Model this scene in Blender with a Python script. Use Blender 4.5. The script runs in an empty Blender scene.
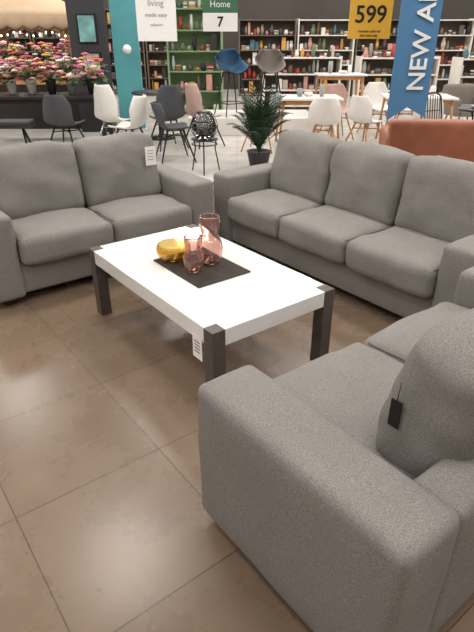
import bpy, bmesh, math, random
from mathutils import Vector, Matrix, noise
random.seed(7)
scene=bpy.context.scene
try:
    scene.view_settings.view_transform='Standard'
except Exception: pass

# ---------------- materials ----------------
def lin(c):
    return tuple(((v/255)/12.92 if v/255<=0.04045 else ((v/255+0.055)/1.055)**2.4) for v in c)+(1,)
def mat(name,rgb,rough=0.5,metal=0.0,trans=0.0,emis=0.0,var=0.06,nscale=6,bump=0.0,coat=0.0,ior=1.45,spec=0.5):
    m=bpy.data.materials.new(name); m.use_nodes=True
    nt=m.node_tree; b=nt.nodes['Principled BSDF']
    b.inputs['Roughness'].default_value=rough
    b.inputs['Metallic'].default_value=metal
    b.inputs['Transmission Weight'].default_value=trans
    b.inputs['IOR'].default_value=ior
    b.inputs['Coat Weight'].default_value=coat
    b.inputs['Coat Roughness'].default_value=.04
    b.inputs['Specular IOR Level'].default_value=spec
    c=lin(rgb)
    tc=nt.nodes.new('ShaderNodeTexCoord'); n=nt.nodes.new('ShaderNodeTexNoise')
    n.inputs['Scale'].default_value=nscale; n.inputs['Detail'].default_value=4
    nt.links.new(tc.outputs['Object'],n.inputs['Vector'])
    r=nt.nodes.new('ShaderNodeValToRGB')
    r.color_ramp.elements[0].position=.3; r.color_ramp.elements[1].position=.7
    r.color_ramp.elements[0].color=tuple(max(0,x*(1-var)) for x in c[:3])+(1,)
    r.color_ramp.elements[1].color=tuple(min(1,x*(1+var)) for x in c[:3])+(1,)
    nt.links.new(n.outputs['Fac'],r.inputs['Fac']); nt.links.new(r.outputs['Color'],b.inputs['Base Color'])
    if emis>0:
        b.inputs['Emission Color'].default_value=c; b.inputs['Emission Strength'].default_value=emis
    if bump>0:
        bp=nt.nodes.new('ShaderNodeBump'); bp.inputs['Strength'].default_value=bump; bp.inputs['Distance'].default_value=.01
        nt.links.new(n.outputs['Fac'],bp.inputs['Height']); nt.links.new(bp.outputs['Normal'],b.inputs['Normal'])
    return m
def fabric(name,rgb,contrast=.3):
    m=bpy.data.materials.new(name); m.use_nodes=True
    nt=m.node_tree; N=nt.nodes; L=nt.links; b=N['Principled BSDF']
    b.inputs['Roughness'].default_value=.95; b.inputs['Specular IOR Level'].default_value=.12
    c=lin(rgb)
    tc=N.new('ShaderNodeTexCoord')
    n1=N.new('ShaderNodeTexNoise'); n1.inputs['Scale'].default_value=310; n1.inputs['Detail'].default_value=1
    n2=N.new('ShaderNodeTexNoise'); n2.inputs['Scale'].default_value=4; n2.inputs['Detail'].default_value=4
    vo=N.new('ShaderNodeTexVoronoi'); vo.inputs['Scale'].default_value=240
    for n in (n1,n2,vo): L.new(tc.outputs['Object'],n.inputs['Vector'])
    r=N.new('ShaderNodeValToRGB'); r.color_ramp.elements[0].position=.34; r.color_ramp.elements[1].position=.66
    r.color_ramp.elements[0].color=tuple(x*(1-contrast) for x in c[:3])+(1,)
    r.color_ramp.elements[1].color=tuple(x*(1+contrast) for x in c[:3])+(1,)
    L.new(n1.outputs['Fac'],r.inputs['Fac'])
    r2=N.new('ShaderNodeValToRGB'); r2.color_ramp.elements[0].position=.3; r2.color_ramp.elements[1].position=.7
    r2.color_ramp.elements[0].color=(.9,.9,.9,1); r2.color_ramp.elements[1].color=(1,1,1,1)
    L.new(n2.outputs['Fac'],r2.inputs['Fac'])
    mx=N.new('ShaderNodeMixRGB'); mx.blend_type='MULTIPLY'; mx.inputs[0].default_value=1
    L.new(r.outputs['Color'],mx.inputs[1]); L.new(r2.outputs['Color'],mx.inputs[2]); L.new(mx.outputs['Color'],b.inputs['Base Color'])
    bp=N.new('ShaderNodeBump'); bp.inputs['Strength'].default_value=.25; bp.inputs['Distance'].default_value=.0015
    L.new(vo.outputs['Distance'],bp.inputs['Height']); L.new(bp.outputs['Normal'],b.inputs['Normal'])
    return m
def tilemat(name,c1,c2,grout,size,loc,rot,rough,spec=.5):
    m=bpy.data.materials.new(name); m.use_nodes=True
    nt=m.node_tree; N=nt.nodes; L=nt.links; b=N['Principled BSDF']
    b.inputs['Specular IOR Level'].default_value=spec
    tc=N.new('ShaderNodeTexCoord'); mp=N.new('ShaderNodeMapping'); mp.vector_type='TEXTURE'
    mp.inputs['Location'].default_value=(loc[0],loc[1],0); mp.inputs['Rotation'].default_value=(0,0,rot)
    L.new(tc.outputs['Object'],mp.inputs['Vector'])
    br=N.new('ShaderNodeTexBrick'); br.offset=0; br.squash=1
    br.inputs['Scale'].default_value=1; br.inputs['Brick Width'].default_value=size; br.inputs['Row Height'].default_value=size
    br.inputs['Mortar Size'].default_value=.0026; br.inputs['Mortar Smooth'].default_value=.3
    br.inputs['Color1'].default_value=lin(c1); br.inputs['Color2'].default_value=lin(c2); br.inputs['Mortar'].default_value=lin(grout)
    L.new(mp.outputs['Vector'],br.inputs['Vector'])
    n=N.new('ShaderNodeTexNoise'); n.inputs['Scale'].default_value=2.4; n.inputs['Detail'].default_value=10; n.inputs['Roughness'].default_value=.66
    L.new(mp.outputs['Vector'],n.inputs['Vector'])
    r=N.new('ShaderNodeValToRGB'); r.color_ramp.elements[0].position=.3; r.color_ramp.elements[1].position=.72
    r.color_ramp.elements[0].color=(.76,.75,.74,1); r.color_ramp.elements[1].color=(1.0,1.0,1.0,1)
    L.new(n.outputs['Fac'],r.inputs['Fac'])
    mx=N.new('ShaderNodeMixRGB'); mx.blend_type='MULTIPLY'; mx.inputs[0].default_value=1
    L.new(br.outputs['Color'],mx.inputs[1]); L.new(r.outputs['Color'],mx.inputs[2]); L.new(mx.outputs['Color'],b.inputs['Base Color'])
    mr=N.new('ShaderNodeMapRange'); mr.inputs['To Min'].default_value=rough-.05; mr.inputs['To Max'].default_value=rough+.10
    L.new(n.outputs['Fac'],mr.inputs['Value']); L.new(mr.outputs['Result'],b.inputs['Roughness'])
    bp=N.new('ShaderNodeBump'); bp.invert=True; bp.inputs['Strength'].default_value=.4; bp.inputs['Distance'].default_value=.002
    L.new(br.outputs['Fac'],bp.inputs['Height']); L.new(bp.outputs['Normal'],b.inputs['Normal'])
    return m

# ---------------- builder ----------------
class B:
    def __init__(s): s.bm=bmesh.new(); s.mats=[]
    def mi(s,m):
        if m not in s.mats: s.mats.append(m)
        return s.mats.index(m)
    def merge(s,bm,m,M=None,smooth=False):
        if M is not None: bm.transform(M)
        i=s.mi(m)
        for f in bm.faces: f.material_index=i; f.smooth=smooth
        t=bpy.data.meshes.new('t'); bm.to_mesh(t); bm.free(); s.bm.from_mesh(t); bpy.data.meshes.remove(t)
    def box(s,size,loc,m,bevel=0.004,rot=None):
        bm=bmesh.new(); bmesh.ops.create_cube(bm,size=1)
        bm.transform(Matrix.Diagonal((*size,1)))
        if bevel>0: bmesh.ops.bevel(bm,geom=bm.edges[:],offset=min(bevel,min(size)*.45),segments=2,affect='EDGES',profile=.6)
        M=Matrix.Translation(loc)
        if rot: M=M@rot
        s.merge(bm,m,M)
    def rbox(s,size,loc,m,r=.04,bulge=(0,0,0),cuts=13,rot=None,nz=0.0,seed=0,welt=None,wm=None,slump=0):
        bm=bmesh.new(); bmesh.ops.create_cube(bm,size=2)
        bmesh.ops.subdivide_edges(bm,edges=bm.edges[:],cuts=cuts,use_grid_fill=True)
        h=[v/2 for v in size]; hx,hy,hz=h; r=min(r,hx,hy,hz)
        o=Vector((seed*3.1,seed*1.7,seed))
        def nse(P):
            q=noise.noise_vector(P*5+o)*nz+noise.noise_vector(P*14+o)*nz*.4
            if slump: q=q+Vector((0,0,-slump*max(0,P.z/hz)*(abs(P.x/hx)**3)))
            return q
        nb=3; n=cuts+1
        def remap(c,hh):
            k=round((c+1)/2*n)
            if k<=nb: a=k/nb; return -hh+r*(a**1.3)
            if k>=n-nb: a=(n-k)/nb; return hh-r*(a**1.3)
            return (-hh+r)+(2*hh-2*r)*(k-nb)/(n-2*nb)
        for v in bm.verts:
            p=v.co.copy()
            P=Vector((remap(p.x,hx),remap(p.y,hy),remap(p.z,hz)))
            q=Vector((max(-hx+r,min(hx-r,P.x)),max(-hy+r,min(hy-r,P.y)),max(-hz+r,min(hz-r,P.z))))
            d=P-q
            if d.length>1e-7: P=q+d.normalized()*r
            n_=Vector((P.x/hx,P.y/hy,P.z/hz))
            w=lambda a,b:max(0,1-a*a)*max(0,1-b*b)
            D=Vector((math.copysign(1,n_.x)*bulge[0]*w(n_.y,n_.z)*abs(n_.x),
                      math.copysign(1,n_.y)*bulge[1]*w(n_.x,n_.z)**.6*abs(n_.y),
                      math.copysign(1,n_.z)*bulge[2]*w(n_.x,n_.y)**.6*abs(n_.z)))
            if nz or slump: D+=nse(P)
            v.co=P+D
        M=Matrix.Translation(loc)
        if rot: M=M@rot
        s.merge(bm,m,M,True)
        if welt:
            ax={'x':0,'y':1,'z':2}[welt]; a,b_=[i for i in range(3) if i!=ax]
            ins=r*.29
            for sg in (-1,1):
                pts=[]
                A_=h[a]-ins;B_=h[b_]-ins; rr=r*.9
                for (ca,cb,t0) in ((A_-rr,B_-rr,0),(-A_+rr,B_-rr,90),(-A_+rr,-B_+rr,180),(A_-rr,-B_+rr,270)):
                    for k in range(5):
                        t=math.radians(t0+k*22.5); pts.append((ca+rr*math.cos(t),cb+rr*math.sin(t)))
                dense=[]
                for i in range(len(pts)):
                    p=pts[i];q=pts[(i+1)%len(pts)]; L=math.dist(p,q); k=max(1,int(L/.05))
                    for j in range(k): dense.append((p[0]+(q[0]-p[0])*j/k,p[1]+(q[1]-p[1])*j/k))
                out=[]
                for (pa,pb) in dense:
                    P=Vector((0,0,0)); P[a]=pa;P[b_]=pb;P[ax]=sg*(h[ax]-ins)
                    if nz or slump: P+=nse(P)
                    out.append(M@P)
                s.sweep(out,.0046,wm or m,6)
    def sweep(s,pts,r,m,seg=6):
        bm=bmesh.new(); n=len(pts); rings=[]
        for i in range(n):
            t=(pts[(i+1)%n]-pts[i-1]).normalized()
            u=t.cross(Vector((.3,.2,.93))).normalized(); v=t.cross(u)
            rings.append([bm.verts.new(pts[i]+(u*math.cos(2*math.pi*k/seg)+v*math.sin(2*math.pi*k/seg))*r) for k in range(seg)])
        for i in range(n):
            A1=rings[i];B1=rings[(i+1)%n]
            for k in range(seg): bm.faces.new((A1[k],A1[(k+1)%seg],B1[(k+1)%seg],B1[k]))
        bmesh.ops.recalc_face_normals(bm,faces=bm.faces[:])
        s.merge(bm,m,None,True)
    def cyl(s,p1,p2,r1,m,r2=None,seg=10,smooth=True):
        p1=Vector(p1);p2=Vector(p2); r2=r1 if r2 is None else r2
        bm=bmesh.new(); L=(p2-p1).length
        bmesh.ops.create_cone(bm,cap_ends=True,segments=seg,radius1=r1,radius2=r2,depth=L)
        M=Matrix.Translation((p1+p2)/2)@(p2-p1).to_track_quat('Z','Y').to_matrix().to_4x4()
        s.merge(bm,m,M,smooth)
    def tube(s,pts,r,m,seg=8,closed=False):
        n=len(pts)
        for i in range(n if closed else n-1):
            s.cyl(pts[i],pts[(i+1)%n],r,m,seg=seg)
    def sph(s,loc,r,m,sc=(1,1,1),sub=2):
        bm=bmesh.new(); bmesh.ops.create_icosphere(bm,subdivisions=sub,radius=r)
        s.merge(bm,m,Matrix.Translation(loc)@Matrix.Diagonal((*sc,1)),True)
    def lathe(s,prof,loc,m,seg=28):
        bm=bmesh.new(); rings=[]
        for (r,z) in prof:
            if r<1e-5: rings.append([bm.verts.new((0,0,z))])
            else: rings.append([bm.verts.new((r*math.cos(2*math.pi*i/seg),r*math.sin(2*math.pi*i/seg),z)) for i in range(seg)])
        for a,b in zip(rings,rings[1:]):
            for i in range(seg):
                j=(i+1)%seg
                if len(a)==1 and len(b)==1: continue
                if len(a)==1: bm.faces.new((a[0],b[i],b[j]))
                elif len(b)==1: bm.faces.new((a[i],b[0],a[j]))
                else: bm.faces.new((a[i],b[i],b[j],a[j]))
        bmesh.ops.recalc_face_normals(bm,faces=bm.faces[:])
        s.merge(bm,m,Matrix.Translation(loc),True)
    def surf(s,f,nu,nv,m,th=0.0,M=None):
        bm=bmesh.new()
        g=[[bm.verts.new(f(i/nu,j/nv)) for j in range(nv+1)] for i in range(nu+1)]
        for i in range(nu):
            for j in range(nv): bm.faces.new((g[i][j],g[i+1][j],g[i+1][j+1],g[i][j+1]))
        bm.normal_update()
        if th: bmesh.ops.solidify(bm,geom=bm.faces[:],thickness=th)
        bmesh.ops.recalc_face_normals(bm,faces=bm.faces[:])
        s.merge(bm,m,M,True)
    def poly(s,pts,m,th=0):
        bm=bmesh.new(); f=bm.faces.new([bm.verts.new(p) for p in pts]); bm.normal_update()
        if th:
            r=bmesh.ops.extrude_face_region(bm,geom=[f]); n=f.normal.copy()
            for v in r['geom']:
                if isinstance(v,bmesh.types.BMVert): v.co+=n*th
            bmesh.ops.recalc_face_normals(bm,faces=bm.faces[:])
        s.merge(bm,m)
    def done(s,name,loc=(0,0,0),rz=0,parent=None,rot=None):
        me=bpy.data.meshes.new(name); s.bm.to_mesh(me); s.bm.free()
        for m in s.mats: me.materials.append(m)
        o=bpy.data.objects.new(name,me); scene.collection.objects.link(o)
        o.location=loc; o.rotation_euler=rot if rot else (0,0,rz)
        if parent: o.parent=parent
        return o
def empty(name,loc,rz=0):
    o=bpy.data.objects.new(name,None); scene.collection.objects.link(o); o.location=loc; o.rotation_euler=(0,0,rz); o.empty_display_size=.2
    return o
def text(name,body,size,m,loc,rot,parent=None,ext=.002,bold=0.0,align='CENTER'):
    c=bpy.data.curves.new(name,'FONT'); c.body=body; c.size=size; c.extrude=ext; c.offset=bold
    c.align_x=align; c.align_y='CENTER'
    o=bpy.data.objects.new(name,c); scene.collection.objects.link(o); c.materials.append(m)
    o.rotation_euler=rot; o.location=loc
    if parent: o.parent=parent
    return o

# ---------------- palette ----------------
GREY=fabric('sofa_fabric_grey',(133,129,125),.24)
WELT=fabric('sofa_piping_grey',(96,93,90),.15)
RUST=mat('rust_leather',(150,90,66),.55,var=.12)
BLACK=mat('black_metal',(22,22,24),.4)
DKWOOD=mat('grey_brown_wood',(84,77,72),.5,var=.18,nscale=25)
DKTABLE=mat('black_stain_wood',(38,32,30),.4,var=.15,nscale=12)
OAK=mat('oak_wood',(180,128,82),.5,var=.15,nscale=14)
WHITE=mat('white_lacquer',(234,233,231),.12,coat=1.0,var=.01)
WHITEP=mat('white_plastic',(222,219,214),.35,var=.02)
GREYP=mat('grey_plastic',(150,150,152),.45)
DGREYP=mat('charcoal_fabric',(70,72,76),.8)
PINKP=mat('blush_velvet',(186,156,146),.7)
BLUEF=mat('blue_velvet',(40,78,108),.7)
TAUPE=mat('taupe_fabric',(116,108,100),.8)
PAPER=mat('white_paper',(240,239,236),.7,var=.01)
CHROME=mat('brushed_steel',(190,190,190),.25,metal=1)

# ---------------- frame ----------------
CX,CY=-.202,2.659
A=math.radians(-52.6); UX,UY=math.cos(A),math.sin(A); VX,VY=-UY,UX
def W(du,dv,z=0): return (CX+du*UX+dv*VX, CY+du*UY+dv*VY, z)
ANG_U=A; ANG_V=math.radians(37.4)

# ---------------- room ----------------
gx=W(.095,-.1)
TILE=tilemat('brown_porcelain_tile',(133,113,95),(124,105,88),(80,69,59),.6,(gx[0],gx[1]),A,.25,.45)
AISLE=tilemat('pale_aisle_tile',(224,220,214),(218,214,208),(170,166,160),.6,(0,6.3),0,.14)
X0,X1,Y0,YA,Y1,H=-11,11,-4,6.4,20,3.9
def room_box(name,a,b,m):
    bb=B(); sz=[b[i]-a[i] for i in range(3)]; c=[(a[i]+b[i])/2 for i in range(3)]
    bb.box(sz,(0,0,0),m,0); 
    return bb.done(name,c)
bb=B(); bb.box((X1-X0,YA-Y0,.1),((X0+X1)/2,(Y0+YA)/2,-.05),TILE,0); bb.done('floor')
bb=B(); bb.box((X1-X0,Y1-YA,.1),((X0+X1)/2,(Y1+YA)/2,-.05),AISLE,0); bb.done('floor_aisle')
WALLM=mat('wall_paint_warm_grey',(150,143,135),.8,var=.04,nscale=2)
WALLD=mat('wall_paint_dark',(70,64,60),.8,var=.05,nscale=2)
CEIL=mat('ceiling_paint',(104,101,98),.9,var=.03)
room_box('wall_back',(X0,Y1,0),(X1,Y1+.15,H),WALLD)
room_box('wall_front',(X0,Y0-.15,0),(X1,Y0,H),WALLM)
room_box('wall_left',(X0-.15,Y0,0),(X0,Y1,H),WALLM)
room_box('wall_right',(X1,Y0,0),(X1+.15,Y1,H),WALLM)
room_box('ceiling',(X0,Y0,H),(X1,Y1,H+.1),CEIL)

# ---------------- sofas ----------------
def sofa(name,Wd,n,D,loc,rz,seed=0,backs=None):
    root=empty(name,loc,rz)
    aw=.225; AH=.60; inner=Wd-2*aw
    b=B()
    b.rbox((inner+.03,D-.05,.22),(0,D/2+.01,.175),GREY,.02,cuts=9); b.done('base',parent=root)
    for k,sx in enumerate((-1,1)):
        b=B(); b.rbox((aw,D,AH-.05),(sx*(Wd/2-aw/2),D/2,.05+(AH-.05)/2),GREY,.032,(.006,.006,.010),nz=.005,seed=seed+k,cuts=15)
        b.done('arm_%d'%(k+1),parent=root)
    b=B(); b.rbox((inner+.02,.15,AH-.08),(0,D-.078,.06+(AH-.07)/2),GREY,.030,(0,.004,.004),nz=.002,seed=seed+5); b.done('back_frame',parent=root)
    cw=inner/n
    for i in range(n):
        x=-inner/2+cw*(i+.5)
        b=B()
        b.rbox((cw-.006,.67,.182),(x,.297,.356),GREY,.042,(.0,.014,.030),cuts=19,nz=.010,seed=seed+10+i,welt='z',wm=WELT)
        b.done('seat_cushion_%d'%(i+1),parent=root)
        bx,bw,by,ang,th,bh=(x,cw-.008,.535,-11,.185,.48) if not backs else backs[i]
        b=B(); R=Matrix.Rotation(math.radians(ang),4,'X')
        b.rbox((bw,th,bh),(bx,by,.42+bh/2),GREY,.052,(.004,.052,.020),cuts=21,rot=R,nz=.018,seed=seed+20+i,welt='y',wm=WELT,slump=.014)
        b.done('back_cushion_%d'%(i+1),parent=root)
    b=B()
    for sx in (-1,1):
        for yy in (.09,D-.09):
            b.box((.06,.06,.06),(sx*(Wd/2-.12),yy,.03),BLACK,.004)
    b.done('feet',parent=root)
    return root
sofaC=sofa('three_seater_sofa',2.34,3,.82,W(-.10,.97),ANG_U,1)
sofaL=sofa('loveseat_sofa',1.74,2,.80,W(-1.03,-.045),ANG_V,40)
sofaR=sofa('loveseat_sofa.001',1.70,2,.80,W(1.10,.09),ANG_V+math.pi,80,backs=[(-.345,.56,.575,-10,.18,.46),(.225,.56,.580,-12,.21,.46)])
b=B(); b.box((.003,.035,.09),(0,0,0),DKTABLE,0); b.cyl((0,0,.045),(-.006,.0,.10),.0012,BLACK)
b.done('swing_tag',(.514,.505,.64),parent=sofaR)
b=B(); b.box((.09,.003,.14),(0,0,0),PAPER,0); b.cyl((0,0,.07),(0,.01,.11),.0015,BLACK)
for k in range(4): b.box((.055,.001,.005),(0,-.002,.04-.022*k),GREYP,0)
b.done('price_tag',(.545,.39,.76),parent=sofaL)

# ---------------- coffee table ----------------
ct=empty('coffee_table',W(0,0),ANG_U)
L_,D_,Ht=1.31,.76,.437
b=B(); b.box((L_-.008,D_-.008,.085),(0,0,Ht-.0425),WHITE,.004); b.done('tabletop',parent=ct)
for i,(sx,sy) in enumerate(((-1,-1),(1,-1),(1,1),(-1,1))):
    b=B(); b.box((.07,.07,Ht+.001),(sx*(L_/2-.035),sy*(D_/2-.035),(Ht+.001)/2),DKWOOD,.003); b.done('leg_%d'%(i+1),parent=ct)
b=B(); b.box((.075,.002,.12),(0,0,0),PAPER,0)
for k in range(4): b.box((.045,.001,.005),(0,-.0015,.03-.018*k),BLACK,0)
b.done('price_tag',(L_/2-.12,-D_/2-.002,.315),parent=ct)
MAT_=mat('woven_brown',(66,57,52),.8,var=.35,nscale=120,bump=.5)
b=B(); b.box((.47,.34,.006),(0,0,.003),MAT_,.002)
for i in range(24): b.cyl((-.225+i*.0196,-.168,.0065),(-.225+i*.0196,.168,.0065),.0032,MAT_,seg=6)
b.done('placemat',W(0,0,Ht+.0015),ANG_U)
def glass(name,rgb,rough=.02,tr=1.0,ior=1.35):
    m=bpy.data.materials.new(name); m.use_nodes=True; nt=m.node_tree; p=nt.nodes['Principled BSDF']
    n=nt.nodes.new('ShaderNodeTexNoise'); n.inputs['Scale'].default_value=8
    r=nt.nodes.new('ShaderNodeValToRGB'); c=lin(rgb)
    r.color_ramp.elements[0].color=tuple(x*.95 for x in c[:3])+(1,); r.color_ramp.elements[1].color=c
    nt.links.new(n.outputs['Fac'],r.inputs['Fac']); nt.links.new(r.outputs['Color'],p.inputs['Base Color'])
    p.inputs['Roughness'].default_value=rough; p.inputs['Transmission Weight'].default_value=tr; p.inputs['IOR'].default_value=ior
    return m
PINKG=glass('pink_glass',(238,208,200),tr=.93); AMBER=glass('amber_glass',(226,196,124),tr=.97); SMOKE=glass('smoked_glass',(150,150,155))
def vase(name,prof,loc,m,t=.004):
    inn=[(max(0,r-t),z+(t if i==0 else 0)) for i,(r,z) in enumerate(prof)]
    full=[(0,0)]+prof+[(r,z) for r,z in reversed(inn)]+[(0,prof[0][1]+t*2)]
    b=B(); b.lathe(full,(0,0,0),m,40); return b.done(name,loc)
def sm(pts,n=5):
    out=[]
    for i in range(len(pts)-1):
        p0=pts[max(0,i-1)];p1=pts[i];p2=pts[i+1];p3=pts[min(len(pts)-1,i+2)]
        for k in range(n):
            t=k/n
            out.append(tuple(.5*((2*p1[a])+(-p0[a]+p2[a])*t+(2*p0[a]-5*p1[a]+4*p2[a]-p3[a])*t*t+(-p0[a]+3*p1[a]-3*p2[a]+p3[a])*t**3) for a in range(len(p1))))
    out.append(tuple(pts[-1])); return out
zt=Ht+.0115
vase('pink_glass_vase',sm([(.042,0),(.064,.03),(.071,.08),(.064,.125),(.050,.155),(.047,.175),(.055,.205),(.060,.235),(.053,.268)]),(-.150,2.70,zt),PINKG)
vase('pink_glass_vase.001',sm([(.037,0),(.052,.03),(.057,.07),(.052,.10),(.043,.12),(.042,.135),(.049,.16),(.050,.195)]),(-.232,2.575,zt),PINKG)
vase('amber_glass_bowl',sm([(.04,0),(.078,.02),(.096,.05),(.094,.078),(.086,.094)]),(-.358,2.735,zt),AMBER)

# ---------------- chairs etc ----------------
def prof_at(P,t):
    n=len(P)-1; s=min(max(t,0),1)*n; i=min(int(s),n-1); f=s-i
    p0=P[max(0,i-1)];p1=P[i];p2=P[i+1];p3=P[min(n,i+2)]
    return [.5*((2*p1[a])+(-p0[a]+p2[a])*f+(2*p0[a]-5*p1[a]+4*p2[a]-p3[a])*f*f+(-p0[a]+3*p1[a]-3*p2[a]+p3[a])*f**3) for a in range(len(p1))]
def shell_chair(name,loc,rz,ms,ml,seat=.45,back=.40,curl=.07,arm=0.0,legr=.014,bar=False):
    b=B(); s=seat
    P=[(-.23,s-.01,.17),(-.20,s,.215),(-.05,s-.01,.235),(.10,s-.01,.235),(.19,s+.05,.235),(.235,s+.16,.23),(.265,s+back*.7,.21),(.29,s+back,.13)]
    def f(u,v):
        y,z,w=prof_at(P,v); x=(u*2-1); back_=max(0,min(1,(v-.5)/.3)); seat_=1-back_
        zz=z+curl*.6*x*x*seat_+arm*abs(x)**3*max(0,1-abs(v-.5)*2.2)
        return (x*w*(1+arm*.5*seat_),y-curl*1.5*x*x*back_,zz)
    b.surf(f,14,22,ms,.014)
    zt=s-.012; sp=.25 if not bar else .24
    for sx in (-1,1):
        for sy in (-1,1):
            b.cyl((sx*sp,sy*sp,0),(sx*.11,sy*.11,zt),legr*.7,ml,legr*1.1,8)
    k=.35 if not bar else .3
    r=sp+(.11-sp)*k; z=zt*k
    if bar:
        b.tube([(r,r,z),(-r,r,z),(-r,-r,z),(r,-r,z)],.010,ml,8,True)
    else:
        r=sp+(.11-sp)*.8; z=zt*.8
        b.cyl((r,r,z),(-r,-r,z),.008,ml); b.cyl((-r,r,z),(r,-r,z),.008,ml)
    b.box((.26,.26,.014),(0,0,zt-.006),ml,.003)
    return b.done(name,loc,rz)
def table(name,loc,rz,w,d,h,mt,ml,th=.03,lr=.03,splay=.0,square=True):
    b=B(); b.box((w,d,th),(0,0,h-th/2),mt,.006)
    for sx in (-1,1):
        for sy in (-1,1):
            top=(sx*(w/2-.08),sy*(d/2-.08),h-th); bot=(sx*(w/2-.08+splay),sy*(d/2-.08+splay),0)
            if square: b.box((lr*2,lr*2,h-th),(top[0],top[1],(h-th)/2),ml,.003)
            else: b.cyl(bot,top,lr*.65,ml,lr)
    b.box((w-.2,.02,.07),(0,d/2-.08,h-th-.035),ml,.002); b.box((w-.2,.02,.07),(0,-d/2+.08,h-th-.035),ml,.002)
    b.box((.02,d-.2,.07),(w/2-.08,0,h-th-.035),ml,.002); b.box((.02,d-.2,.07),(-w/2+.08,0,h-th-.035),ml,.002)
    return b.done(name,loc,rz)

table('dining_table',(-3.25,9.3,0),.06,2.2,.85,.75,DKTABLE,DKTABLE,.045,.035)
b=B(); b.box((1.3,.36,.06),(0,0,.42),DKTABLE,.01); b.box((1.28,.34,.04),(0,0,.465),DGREYP,.015)
for sx in (-1,1):
    b.cyl((sx*.58,-.14,0),(sx*.50,0,.4),.018,DKTABLE); b.cyl((sx*.58,.14,0),(sx*.50,0,.4),.018,DKTABLE)
b.done('dining_bench',(-3.75,8.2,0),.05)
shell_chair('dining_chair',(-1.90,8.5,0),2.6,WHITEP,CHROME,back=.52)
shell_chair('dining_chair.001',(-1.55,7.8,0),-1.9,WHITEP,BLACK,back=.42)
shell_chair('dining_chair.002',(-1.12,8.7,0),-2.6,DGREYP,BLACK,back=.5)
shell_chair('dining_chair.003',(-2.55,8.1,0),2.9,DGREYP,BLACK,back=.42)
shell_chair('dining_chair.004',(-.55,8.9,0),2.2,PINKP,BLACK,back=.5)
shell_chair('dining_chair.005',(-.90,7.7,0),1.9,DGREYP,BLACK,back=.34)
b=B(); b.lathe([(0,.74),(.45,.74),(.46,.755),(.45,.77),(0,.77)],(0,0,0),DKTABLE,36); b.lathe([(0,0),(.25,0),(.26,.02),(.05,.05),(.035,.1),(.035,.7),(.1,.74)],(0,0,0),BLACK,24)
b.done('round_dining_table',(-1.35,9.6,0))
b=B(); b.box((2.3,1.3,.3),(0,0,.15),WHITEP,.01); b.done('display_plinth',(.25,10.55,0))
shell_chair('bar_stool',(-.10,10.3,.303),.5,BLUEF,BLACK,seat=.74,back=.36,curl=.12,arm=.16,bar=True)
shell_chair('bar_stool.001',(.60,10.3,.303),.1,TAUPE,BLACK,seat=.74,back=.36,curl=.12,arm=.16,bar=True)
table('dining_table.001',(1.15,8.95,0),.0,1.0,.75,.75,WHITEP,OAK,.03,.022,.06,False)
shell_chair('dining_chair.006',(1.30,8.15,0),3.0,WHITEP,OAK,back=.38)
shell_chair('dining_chair.007',(1.98,8.35,0),2.2,WHITEP,OAK,back=.38)
shell_chair('dining_chair.008',(1.75,9.62,0),.2,PINKP,OAK,back=.42)
shell_chair('dining_chair.009',(.38,8.5,0),-1.9,GREYP,OAK,back=.38)
table('bar_table',(2.05,11.3,0),.0,.95,.7,.96,WHITEP,OAK,.03,.028,.05,False)
table('dining_table.002',(2.95,9.1,0),-.1,1.1,.8,.75,WHITEP,OAK,.03,.022,.06,False)
shell_chair('dining_chair.010',(2.55,10.05,0),.1,WHITEP,OAK,back=.42)
shell_chair('dining_chair.011',(3.1,10.1,0),-.2,WHITEP,OAK,back=.42)
shell_chair('dining_chair.012',(2.75,8.15,0),3.3,WHITEP,BLACK,back=.38)
def armchair(name,loc,rz,m):
    r_=empty(name,loc,rz)
    b=B(); b.rbox((.50,.52,.16),(0,.0,.38),m,.05,(0,.01,.02)); b.done('seat',parent=r_)
    b=B(); b.rbox((.66,.14,.50),(0,.28,.56),m,.06,(0,.02,.01),rot=Matrix.Rotation(-.14,4,'X')); b.done('backrest',parent=r_)
    b=B()
    for sx in (-1,1): b.rbox((.10,.56,.30),(sx*.30,.02,.45),m,.045)
    b.done('arms',parent=r_)
    b=B()
    for sx in (-1,1):
        for sy in (-1,1): b.cyl((sx*.27,sy*.25,0),(sx*.22,sy*.2,.31),.012,OAK,.018)
    b.done('legs',parent=r_)
armchair('armchair',(4.3,10.4,0),.2,TAUPE)
def wares(name,items,loc):
    b=B()
    for (x,y,r,h) in items: b.lathe([(0,0),(r*.7,0),(r,h*.5),(r*.8,h),(r*.7,h),(0,h*.2)],(x,y,0),random.choice([WHITEP,GREYP]),18)
    return b.done(name,loc)
wares('tableware_set',((-.15,-.05,.05,.12),(0,.05,.08,.06),(.2,-.05,.04,.18)),(1.15,8.95,.752))
wares('tableware_set.001',((-.25,0,.05,.2),(0,-.1,.11,.05),(.25,.05,.05,.14)),(2.95,9.1,.752))
wares('tableware_set.002',((-.2,0,.05,.22),(.05,0,.09,.05),(.2,.1,.04,.14)),(2.05,11.3,.962))
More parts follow.
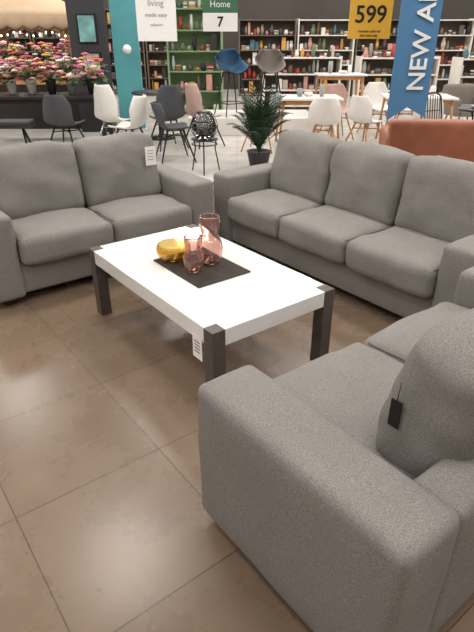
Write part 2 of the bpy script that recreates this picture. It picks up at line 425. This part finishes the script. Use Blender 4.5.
def bistro(name,loc,rz):
    b=B(); s=.45
    b.lathe([(0,s-.01),(.2,s-.01),(.205,s),(.2,s+.012),(0,s+.012)],(0,0,0),BLACK,24)
    for sx in (-1,1):
        b.cyl((sx*.2,-.2,0),(sx*.15,-.13,s),.011,BLACK); b.cyl((sx*.21,.24,0),(sx*.16,.13,s),.011,BLACK)
        b.tube([(sx*.16,.14,s),(sx*.19,.19,s+.2),(sx*.17,.22,s+.38)],.011,BLACK)
    arc=[(.17*math.cos(t)*1.0,.22,s+.38+.10*math.sin(t)) for t in [math.pi*i/10 for i in range(11)]]
    b.tube(arc,.011,BLACK)
    for i in range(-3,4): b.cyl((i*.045,.15,s+.02),(i*.045,.22,s+.46-abs(i)*.012),.006,BLACK,seg=6)
    for zz in (.14,.26): b.tube([(-.185,.19,s+zz),(.185,.19,s+zz)],.006,BLACK)
    return b.done(name,loc,rz)
bistro('bistro_chair',(2.72,7.25,0),.5); bistro('bistro_chair.001',(3.85,7.6,0),-2.4)
b=B(); b.lathe([(0,.72),(.33,.72),(.34,.735),(.33,.745),(0,.745)],(0,0,0),BLACK,30)
for k in range(3):
    t=k*2.094; b.tube([(.3*math.cos(t),.3*math.sin(t),0),(.06*math.cos(t),.06*math.sin(t),.35),(.2*math.cos(t),.2*math.sin(t),.72)],.011,BLACK)
b.lathe([(0,.75),(.16,.75),(.18,.78),(.17,.78),(.15,.76),(0,.76)],(0,0,0),GREYP,24)
b.done('bistro_table',(3.3,7.35,0))
rs=empty('rust_leather_sofa',(2.66,5.95,0),math.radians(-8))
b=B(); b.rbox((1.9,.8,.2),(0,.4,.22),RUST,.04,cuts=9); b.done('base',parent=rs)
b=B(); b.rbox((1.9,.22,.46),(0,.11,.525),RUST,.045,(0,.01,.01),nz=.004); b.done('backrest',parent=rs)
for i in (-1,1):
    b=B(); b.rbox((.8,.60,.16),(i*.41,.50,.38),RUST,.05,(0,.01,.02)); b.done('seat_cushion_%d'%(i+2),parent=rs)
    b=B(); b.rbox((.16,.8,.40),(i*.89,.42,.40),RUST,.06,(0,.01,.01)); b.done('arm_%d'%(i+2),parent=rs)
b=B()
for sx in (-1,1):
    for y in (.08,.74): b.cyl((sx*.85,y,0),(sx*.82,y,.14),.015,BLACK,.022)
b.done('legs',parent=rs)

# wire lantern side table
b=B()
for k in range(3):
    t=k*2.094+.5; c,s_=math.cos(t),math.sin(t)
    b.tube([(.21*c,.21*s_,0),(.15*c,.15*s_,.30),(.17*c,.17*s_,.42)],.009,BLACK)
for r,z in ((.165,.36),(.17,.42)):
    b.tube([(r*math.cos(i*math.pi/12),r*math.sin(i*math.pi/12),z) for i in range(24)],.007,BLACK,6,True)
b.lathe([(0,.415),(.17,.415),(.17,.425),(0,.425)],(0,0,0),BLACK,24)
for k in range(10):
    t=k*math.pi/5; c,s_=math.cos(t),math.sin(t)
    b.tube([(r*c,r*s_,z) for r,z in sm([(.10,.43),(.165,.52),(.17,.60),(.13,.70),(.08,.75)],3)],.004,BLACK,6)
for r,z in ((.17,.58),(.08,.75),(.155,.50)):
    b.tube([(r*math.cos(i*math.pi/12),r*math.sin(i*math.pi/12),z) for i in range(24)],.005,BLACK,6,True)
b.lathe(sm([(.0,.43),(.09,.43),(.15,.52),(.155,.60),(.115,.70),(.07,.74)],4),(0,0,0),SMOKE,28)
b.done('wire_lantern_side_table',(-.42,6.95,0))

# palm
LEAF=mat('palm_leaf',(36,58,34),.55,var=.3,nscale=10)
LEAF2=mat('foliage',(70,100,52),.6,var=.3,nscale=10)
POT=mat('dark_pot',(48,46,46),.6)
b=B()
b.lathe([(0,0),(.12,0),(.16,.20),(.17,.22),(.15,.22),(.14,.19),(0,.19)],(0,0,0),POT,24)
for k in range(46):
    t=k*2.4+random.random()*.5; lean=random.uniform(.10,.46); hh=random.uniform(.45,1.0)
    c,s_=math.cos(t),math.sin(t)
    pts=[Vector((lean*c*(q**1.3),lean*s_*(q**1.3),.18+hh*(q-.36*q**3*(lean/.42)))) for q in [i/14 for i in range(15)]]
    b.tube([tuple(p) for p in pts[::2]],.004,LEAF,5)
    side=Vector((-s_,c,0))
    for i in range(3,15):
        p=pts[i]; tan=(pts[i]-pts[i-1]).normalized(); l=.19*(1-abs(i-8)/11)
        for sg in (-1,1):
            d=(side*sg*.8+tan*.7+Vector((0,0,-.15))).normalized(); wv=tan.cross(d).cross(d).normalized()*.012
            b.poly([p,p+d*l*.45+wv,p+d*l,p+d*l*.45-wv],LEAF)
b.done('potted_palm',(.30,7.25,0))

# flowers
cols=[(206,96,120),(222,150,158),(214,120,84),(232,200,190),(236,228,216),(170,52,68),(226,176,96),(190,120,160)]
FM=[mat('petal_%d'%i,c,.6,var=.12) for i,c in enumerate(cols)]
def flowers(name,loc,w,d,h,n,pots,parent=None):
    b=B()
    for i in range(pots):
        x=-w/2+w*(i+.5)/pots
        b.lathe([(0,0),(.06,0),(.085,.2),(.09,.22),(.08,.22),(0,.18)],(x,0,0),random.choice([WHITEP,GREYP,POT]),16)
    for i in range(n):
        k=random.randrange(pots); cx=-w/2+w*(k+.5)/pots
        a=random.random()*6.28; rr=random.random()**.5
        p=Vector((cx+rr*w/pots*.75*math.cos(a),rr*d*.5*math.sin(a),h*(.34+.66*random.random()*(1-rr*.35))))
        b.cyl((cx,0,.2),p,.003,LEAF2,seg=4)
        m=random.choice(FM); R=random.uniform(.035,.065)
        b.sph(p,R*.6,m,(1,1,.8),1)
        for q in range(5):
            t=q*1.2566+a; b.sph(p+Vector((math.cos(t)*R*.7,math.sin(t)*R*.7,.0)),R*.5,m,(1,1,.6),1)
        dlt=Vector((math.cos(a),math.sin(a),-.3))*.12; wv=Vector((-math.sin(a),math.cos(a),.3))*.035
        q0=p-Vector((0,0,.06)); b.poly([q0,q0+dlt*.5+wv,q0+dlt,q0+dlt*.5-wv],LEAF2)
    return b.done(name,loc,parent=parent)
flowers('flower_arrangement',(-3.25,9.35,.753),2.0,.6,.66,250,6)
b=B(); b.box((2.8,.6,.8),(0,0,.4),DKTABLE,.01); b.box((2.84,.64,.03),(0,0,.815),OAK,.005); b.done('display_counter',(-4.3,11.0,0))
flowers('flower_arrangement.001',(-4.3,11.0,.833),2.6,.55,.80,190,6)

# partitions, art
TEAL=mat('teal_paint',(84,156,164),.7); CHAR=mat('charcoal_paint',(58,58,62),.7)
b=B(); b.box((.46,.10,2.6),(0,0,1.3),TEAL,.004); b.box((.50,.14,.06),(0,0,.03),WHITEP,.004); b.cyl((.02,-.065,1.40),(.02,-.05,1.40),.075,PAPER,seg=28); b.done('teal_partition',(-1.98,10.4,0))
b=B(); b.box((.66,.08,2.6),(0,0,1.3),CHAR,.004)
b.box((.34,.03,.46),(.0,-.05,1.72),BLACK,.004); b.box((.28,.01,.40),(0,-.067,1.72),mat('art_print_teal',(120,170,170),.6,var=.5,nscale=5),0)
b.box((.34,.03,.36),(.02,-.05,1.18),BLACK,.004); b.box((.28,.01,.30),(.02,-.067,1.18),mat('art_print_sand',(190,176,160),.6,var=.5,nscale=5),0)
b.done('art_display_partition',(-2.62,10.35,0))

# signs
def hang_sign(name,loc,w,h,m,lines,cord=True):
    b=B(); b.box((w,.02,h),(0,0,0),m,.002)
    if cord:
        for sx in (-1,1): b.cyl((sx*w*.4,0,h/2),(sx*w*.4,0,H-loc[2]),.003,CHROME,seg=6)
    o=b.done(name,loc)
    for k,(tx,sz,mt,z,bd) in enumerate(lines):
        text('lettering_%d'%(k+1),tx,sz,mt,(0,-.013,z),(math.pi/2,0,0),o,bold=bd)
    return o
YEL=mat('yellow_card',(232,182,62),.6,var=.02); INK=mat('black_ink',(20,20,20),.6); INKW=mat('white_ink',(240,240,240),.6)
hang_sign('price_sign',(1.57,7.0,1.83),.50,.54,YEL,[('599',.25,INK,-.025,.003),('LOUNGE',.05,INK,.22,.001),('modular sofa set',.04,INK,-.19,0),('this week only',.035,INK,-.235,0)])
hang_sign('hanging_sign',(-1.22,9.0,1.93),.60,.80,PAPER,[('living',.12,GREYP,.1,0),('made easy',.08,GREYP,-.05,0),('collection',.05,GREYP,-.18,0)])
hs=hang_sign('hanging_sign.001',(-.27,9.6,1.93),.56,.50,mat('sign_green',(60,110,80),.6,var=.02),[('THE',.06,INKW,.20,0),('Home',.13,INKW,.12,0)])
b=B(); b.box((.56,.022,.26),(0,0,0),PAPER,0); o=b.done('number_panel',(0,-.022,-.13),parent=hs); text('number','7',.2,INK,(0,-.038,-.13),(math.pi/2,0,0),hs,bold=.004)
# blue banner
BLUE=mat('blue_banner',(78,126,168),.6,var=.02)
b=B(); w=.36
b.poly([(-w/2,0,-.98),(0,0,-.86),(w/2,0,-.95),(w/2,0,1.2),(-w/2,0,1.2)],BLUE,.006)
b.cyl((-w/2-.02,0,1.2),(w/2+.02,0,1.2),.012,CHROME)
for sx in (-1,1): b.cyl((sx*.15,0,1.2),(sx*.15,0,H-1.85),.003,CHROME,seg=6)
o=b.done('hanging_banner',(1.60,5.2,1.85),.0)
t=text('lettering','NEW ARRIVALS',.215,INKW,(.05,-.012,-.72),(0,0,0),o,bold=.003,align='LEFT')
t.rotation_euler=(Matrix.Rotation(-math.pi/2,3,'Y')@Matrix.Rotation(math.pi/2,3,'X')).to_euler()

# shelving
goodcols=[(220,214,206),(190,178,164),(150,138,126),(90,82,76),(50,46,48),(166,66,54),(206,156,80),(80,110,120),(110,130,100),(200,146,136),(232,230,226),(110,88,68),(180,186,190)]
GM=[mat('ware_%d'%i,c,.45) for i,c in enumerate(goodcols)]
GRN=mat('green_shelf',(128,152,112),.6)
def shelf(name,gname,loc,w,d,h,n,m,rz=0,dens=.13,pal=None,back=True,bm_=None,top=0):
    pal=pal or GM
    b=B(); 
    for sx in (-1,1): b.box((.04,d,h),(sx*(w/2-.02),0,h/2),m,.003)
    if back: b.box((w-.08,.02,h-.05),(0,d/2-.01,h/2),bm_ or m,0)
    zs=[.08+(h-.12)*i/(n) for i in range(n+1)]
    for z in zs: b.box((w-.08,d-.03,.03),(0,-.005,z),m,.003)
    o=b.done(name,loc,rz)
    b=B(); gap=zs[1]-zs[0]
    for z in (zs if top else zs[:-1]):
        x=-w/2+.08
        while x<w/2-.15:
            k=random.random(); mm=random.choice(pal); s=random.uniform(.06,.15); hh=min(gap*.82,random.uniform(.10,.36)); y=-d*.15+random.uniform(-.04,.04)
            zz=z+.015
            if k<.4: b.lathe([(0,0),(s*.35,0),(s*.5,hh*.5),(s*.3,hh*.85),(s*.34,hh),(s*.25,hh),(0,hh*.3)],(x+s/2,y,zz),mm,12)
            elif k<.6: b.box((s*.9,s,hh),(x+s/2,y,zz+hh/2),mm,.006)
            elif k<.8: b.lathe([(0,0),(s*.25,0),(s*.5,hh*.3),(s*.47,hh*.3),(0,.02)],(x+s/2,y,zz),mm,12)
            else:
                for q in range(4): b.box((s,s*1.1,.03),(x+s/2,y,zz+.016+.031*q),random.choice(pal),.004)
            x+=s+random.uniform(.005,dens*.4)
    g=b.done(gname,parent=o); return o
shelf('green_shelving','shelf_homewares',(-.95,13.2,0),1.25,.45,2.6,6,GRN)
SHW=mat('white_shelf',(216,210,202),.5); SHD=mat('dark_shelf',(98,86,76),.6)
for i in range(6):
    shelf('display_shelf','homewares',(.9+i*1.75,17.6,0),1.7,.5,2.1,5,SHW if i%2 else SHD,dens=.1,bm_=SHD)
for i in range(5):
    shelf('display_shelf','homewares',(-9.0+i*1.75,18.4,0),1.7,.5,2.4,6,SHD,dens=.1)
for i,(x,y) in enumerate(((1.6,14.2),(3.9,14.0),(6.0,13.2))):
    shelf('low_gondola','gondola_goods',(x,y,0),1.9,.6,1.2,3,SHW,dens=.08,bm_=SHD,top=1)

# gazebo
CANV=mat('beige_canvas',(186,162,134),.85,var=.05); TRIM=mat('brown_trim',(110,76,54),.8); PAT=mat('patterned_curtain',(160,138,116),.85,var=.4,nscale=18)
BULB=mat('warm_bulb',(255,226,170),.4,emis=6,var=0)
gz=empty('garden_gazebo',(-4.75,13.6,0),.12); S=1.3; GH=1.98
b=B()
for sx in (-1,1):
    for sy in (-1,1): b.box((.07,.07,GH),(sx*S,sy*S,GH/2),DKTABLE,.004)
b.done('posts',parent=gz)
b=B()
b.surf(lambda u,v:((u*2-1)*(S+.12),(v*2-1)*(S+.12),GH+.75*(1-max(abs(u*2-1),abs(v*2-1)))),12,12,CANV,.01)
for k in range(4):
    R=Matrix.Rotation(k*math.pi/2,4,'Z')
    b.surf(lambda u,v:((u*2-1)*(S+.12),-(S+.125),GH+.01-v*(.20+.06*abs(math.sin(u*math.pi*9)))),72,2,CANV,.006,R)
    b.surf(lambda u,v:((u*2-1)*(S+.12),-(S+.132),GH+.01-(.20+.06*abs(math.sin(u*math.pi*9)))-(v-.6)*.04),72,1,TRIM,.006,R)
b.done('canopy',parent=gz)
b=B()
for sx in (-1,1):
    for sy in (-1,1):
        def cf(u,v,sx=sx,sy=sy):
            z=1.88-v*1.8; wd=.42*(1-.75*math.exp(-((z-1.0)/.35)**2)); 
            return (sx*(S-.05-u*wd),sy*(S-.02)+.035*math.sin(u*22),z)
        b.surf(cf,30,20,PAT,.004)
b.done('curtains',parent=gz)
b=B(); pts=[]
for i in range(41):
    x=-S+2*S*i/40; z=1.74-.09*abs(math.sin(i/40*math.pi*4)); pts.append((x,-S-.05,z))
b.tube(pts,.004,BLACK,5)
for p in pts[1::2]: b.sph((p[0],p[1],p[2]-.025),.018,BULB,(1,1,1.3),1)
b.done('string_lights',parent=gz)
b=B(); b.box((1.5,.7,.35),(0,0,.2),DKTABLE,.02); b.rbox((1.45,.65,.14),(0,0,.44),CANV,.05); b.box((1.5,.1,.45),(0,.34,.55),DKTABLE,.02)
for i in range(4): b.rbox((.36,.14,.34),(-.55+i*.37,.2,.66),[FM[0],FM[6],FM[3],TEAL][i],.06)
b.done('outdoor_sofa',(-4.8,13.7,0),.15)

# ceiling lights
LM=mat('light_diffuser',(255,250,242),.5,emis=4,var=0)
for x in (-8.4,-6.0,-3.6,-1.2,1.2,3.6,6.0,8.4):
    for y in (-2.0,1.0,4.0,7.0,10.0,13.0,16.0,18.8):
        b=B(); b.box((.62,.62,.04),(0,0,0),WHITEP,.004); b.box((.54,.54,.01),(0,0,-.022),LM,0); b.done('ceiling_light',(x,y,H-.021))
        l=bpy.data.lights.new('panel_lamp','AREA'); l.shape='SQUARE'; l.size=.75; l.energy=34 if y<6 else 42; l.color=(1,.96,.91)
        o=bpy.data.objects.new('panel_lamp',l); scene.collection.objects.link(o); o.location=(x,y,H-.07)
for (x,y,tx,ty,e) in ((-1.4,3.8,-.9,3.4,80),(1.6,3.6,1.0,2.6,90),(0.2,5.2,-.2,3.4,80)):
    l=bpy.data.lights.new('track_spot','SPOT'); l.energy=e; l.spot_size=math.radians(80); l.spot_blend=.9; l.shadow_soft_size=.10; l.color=(1,.955,.90)
    o=bpy.data.objects.new('track_spot_lamp',l); scene.collection.objects.link(o); o.location=(x,y,H-.15)
    o.rotation_euler=(Vector((tx,ty,0))-Vector((x,y,H-.15))).to_track_quat('-Z','Y').to_euler()
w=bpy.data.worlds.new('World'); scene.world=w; w.use_nodes=True
w.node_tree.nodes['Background'].inputs[0].default_value=(.9,.92,1,1); w.node_tree.nodes['Background'].inputs[1].default_value=.3

# camera
cd=bpy.data.cameras.new('Camera'); cam=bpy.data.objects.new('Camera',cd); scene.collection.objects.link(cam)
cam.location=(0,0,1.55); cam.rotation_euler=(math.radians(61.8),0,0); cd.sensor_width=36; cd.lens=29.34; cd.clip_end=100
scene.camera=cam
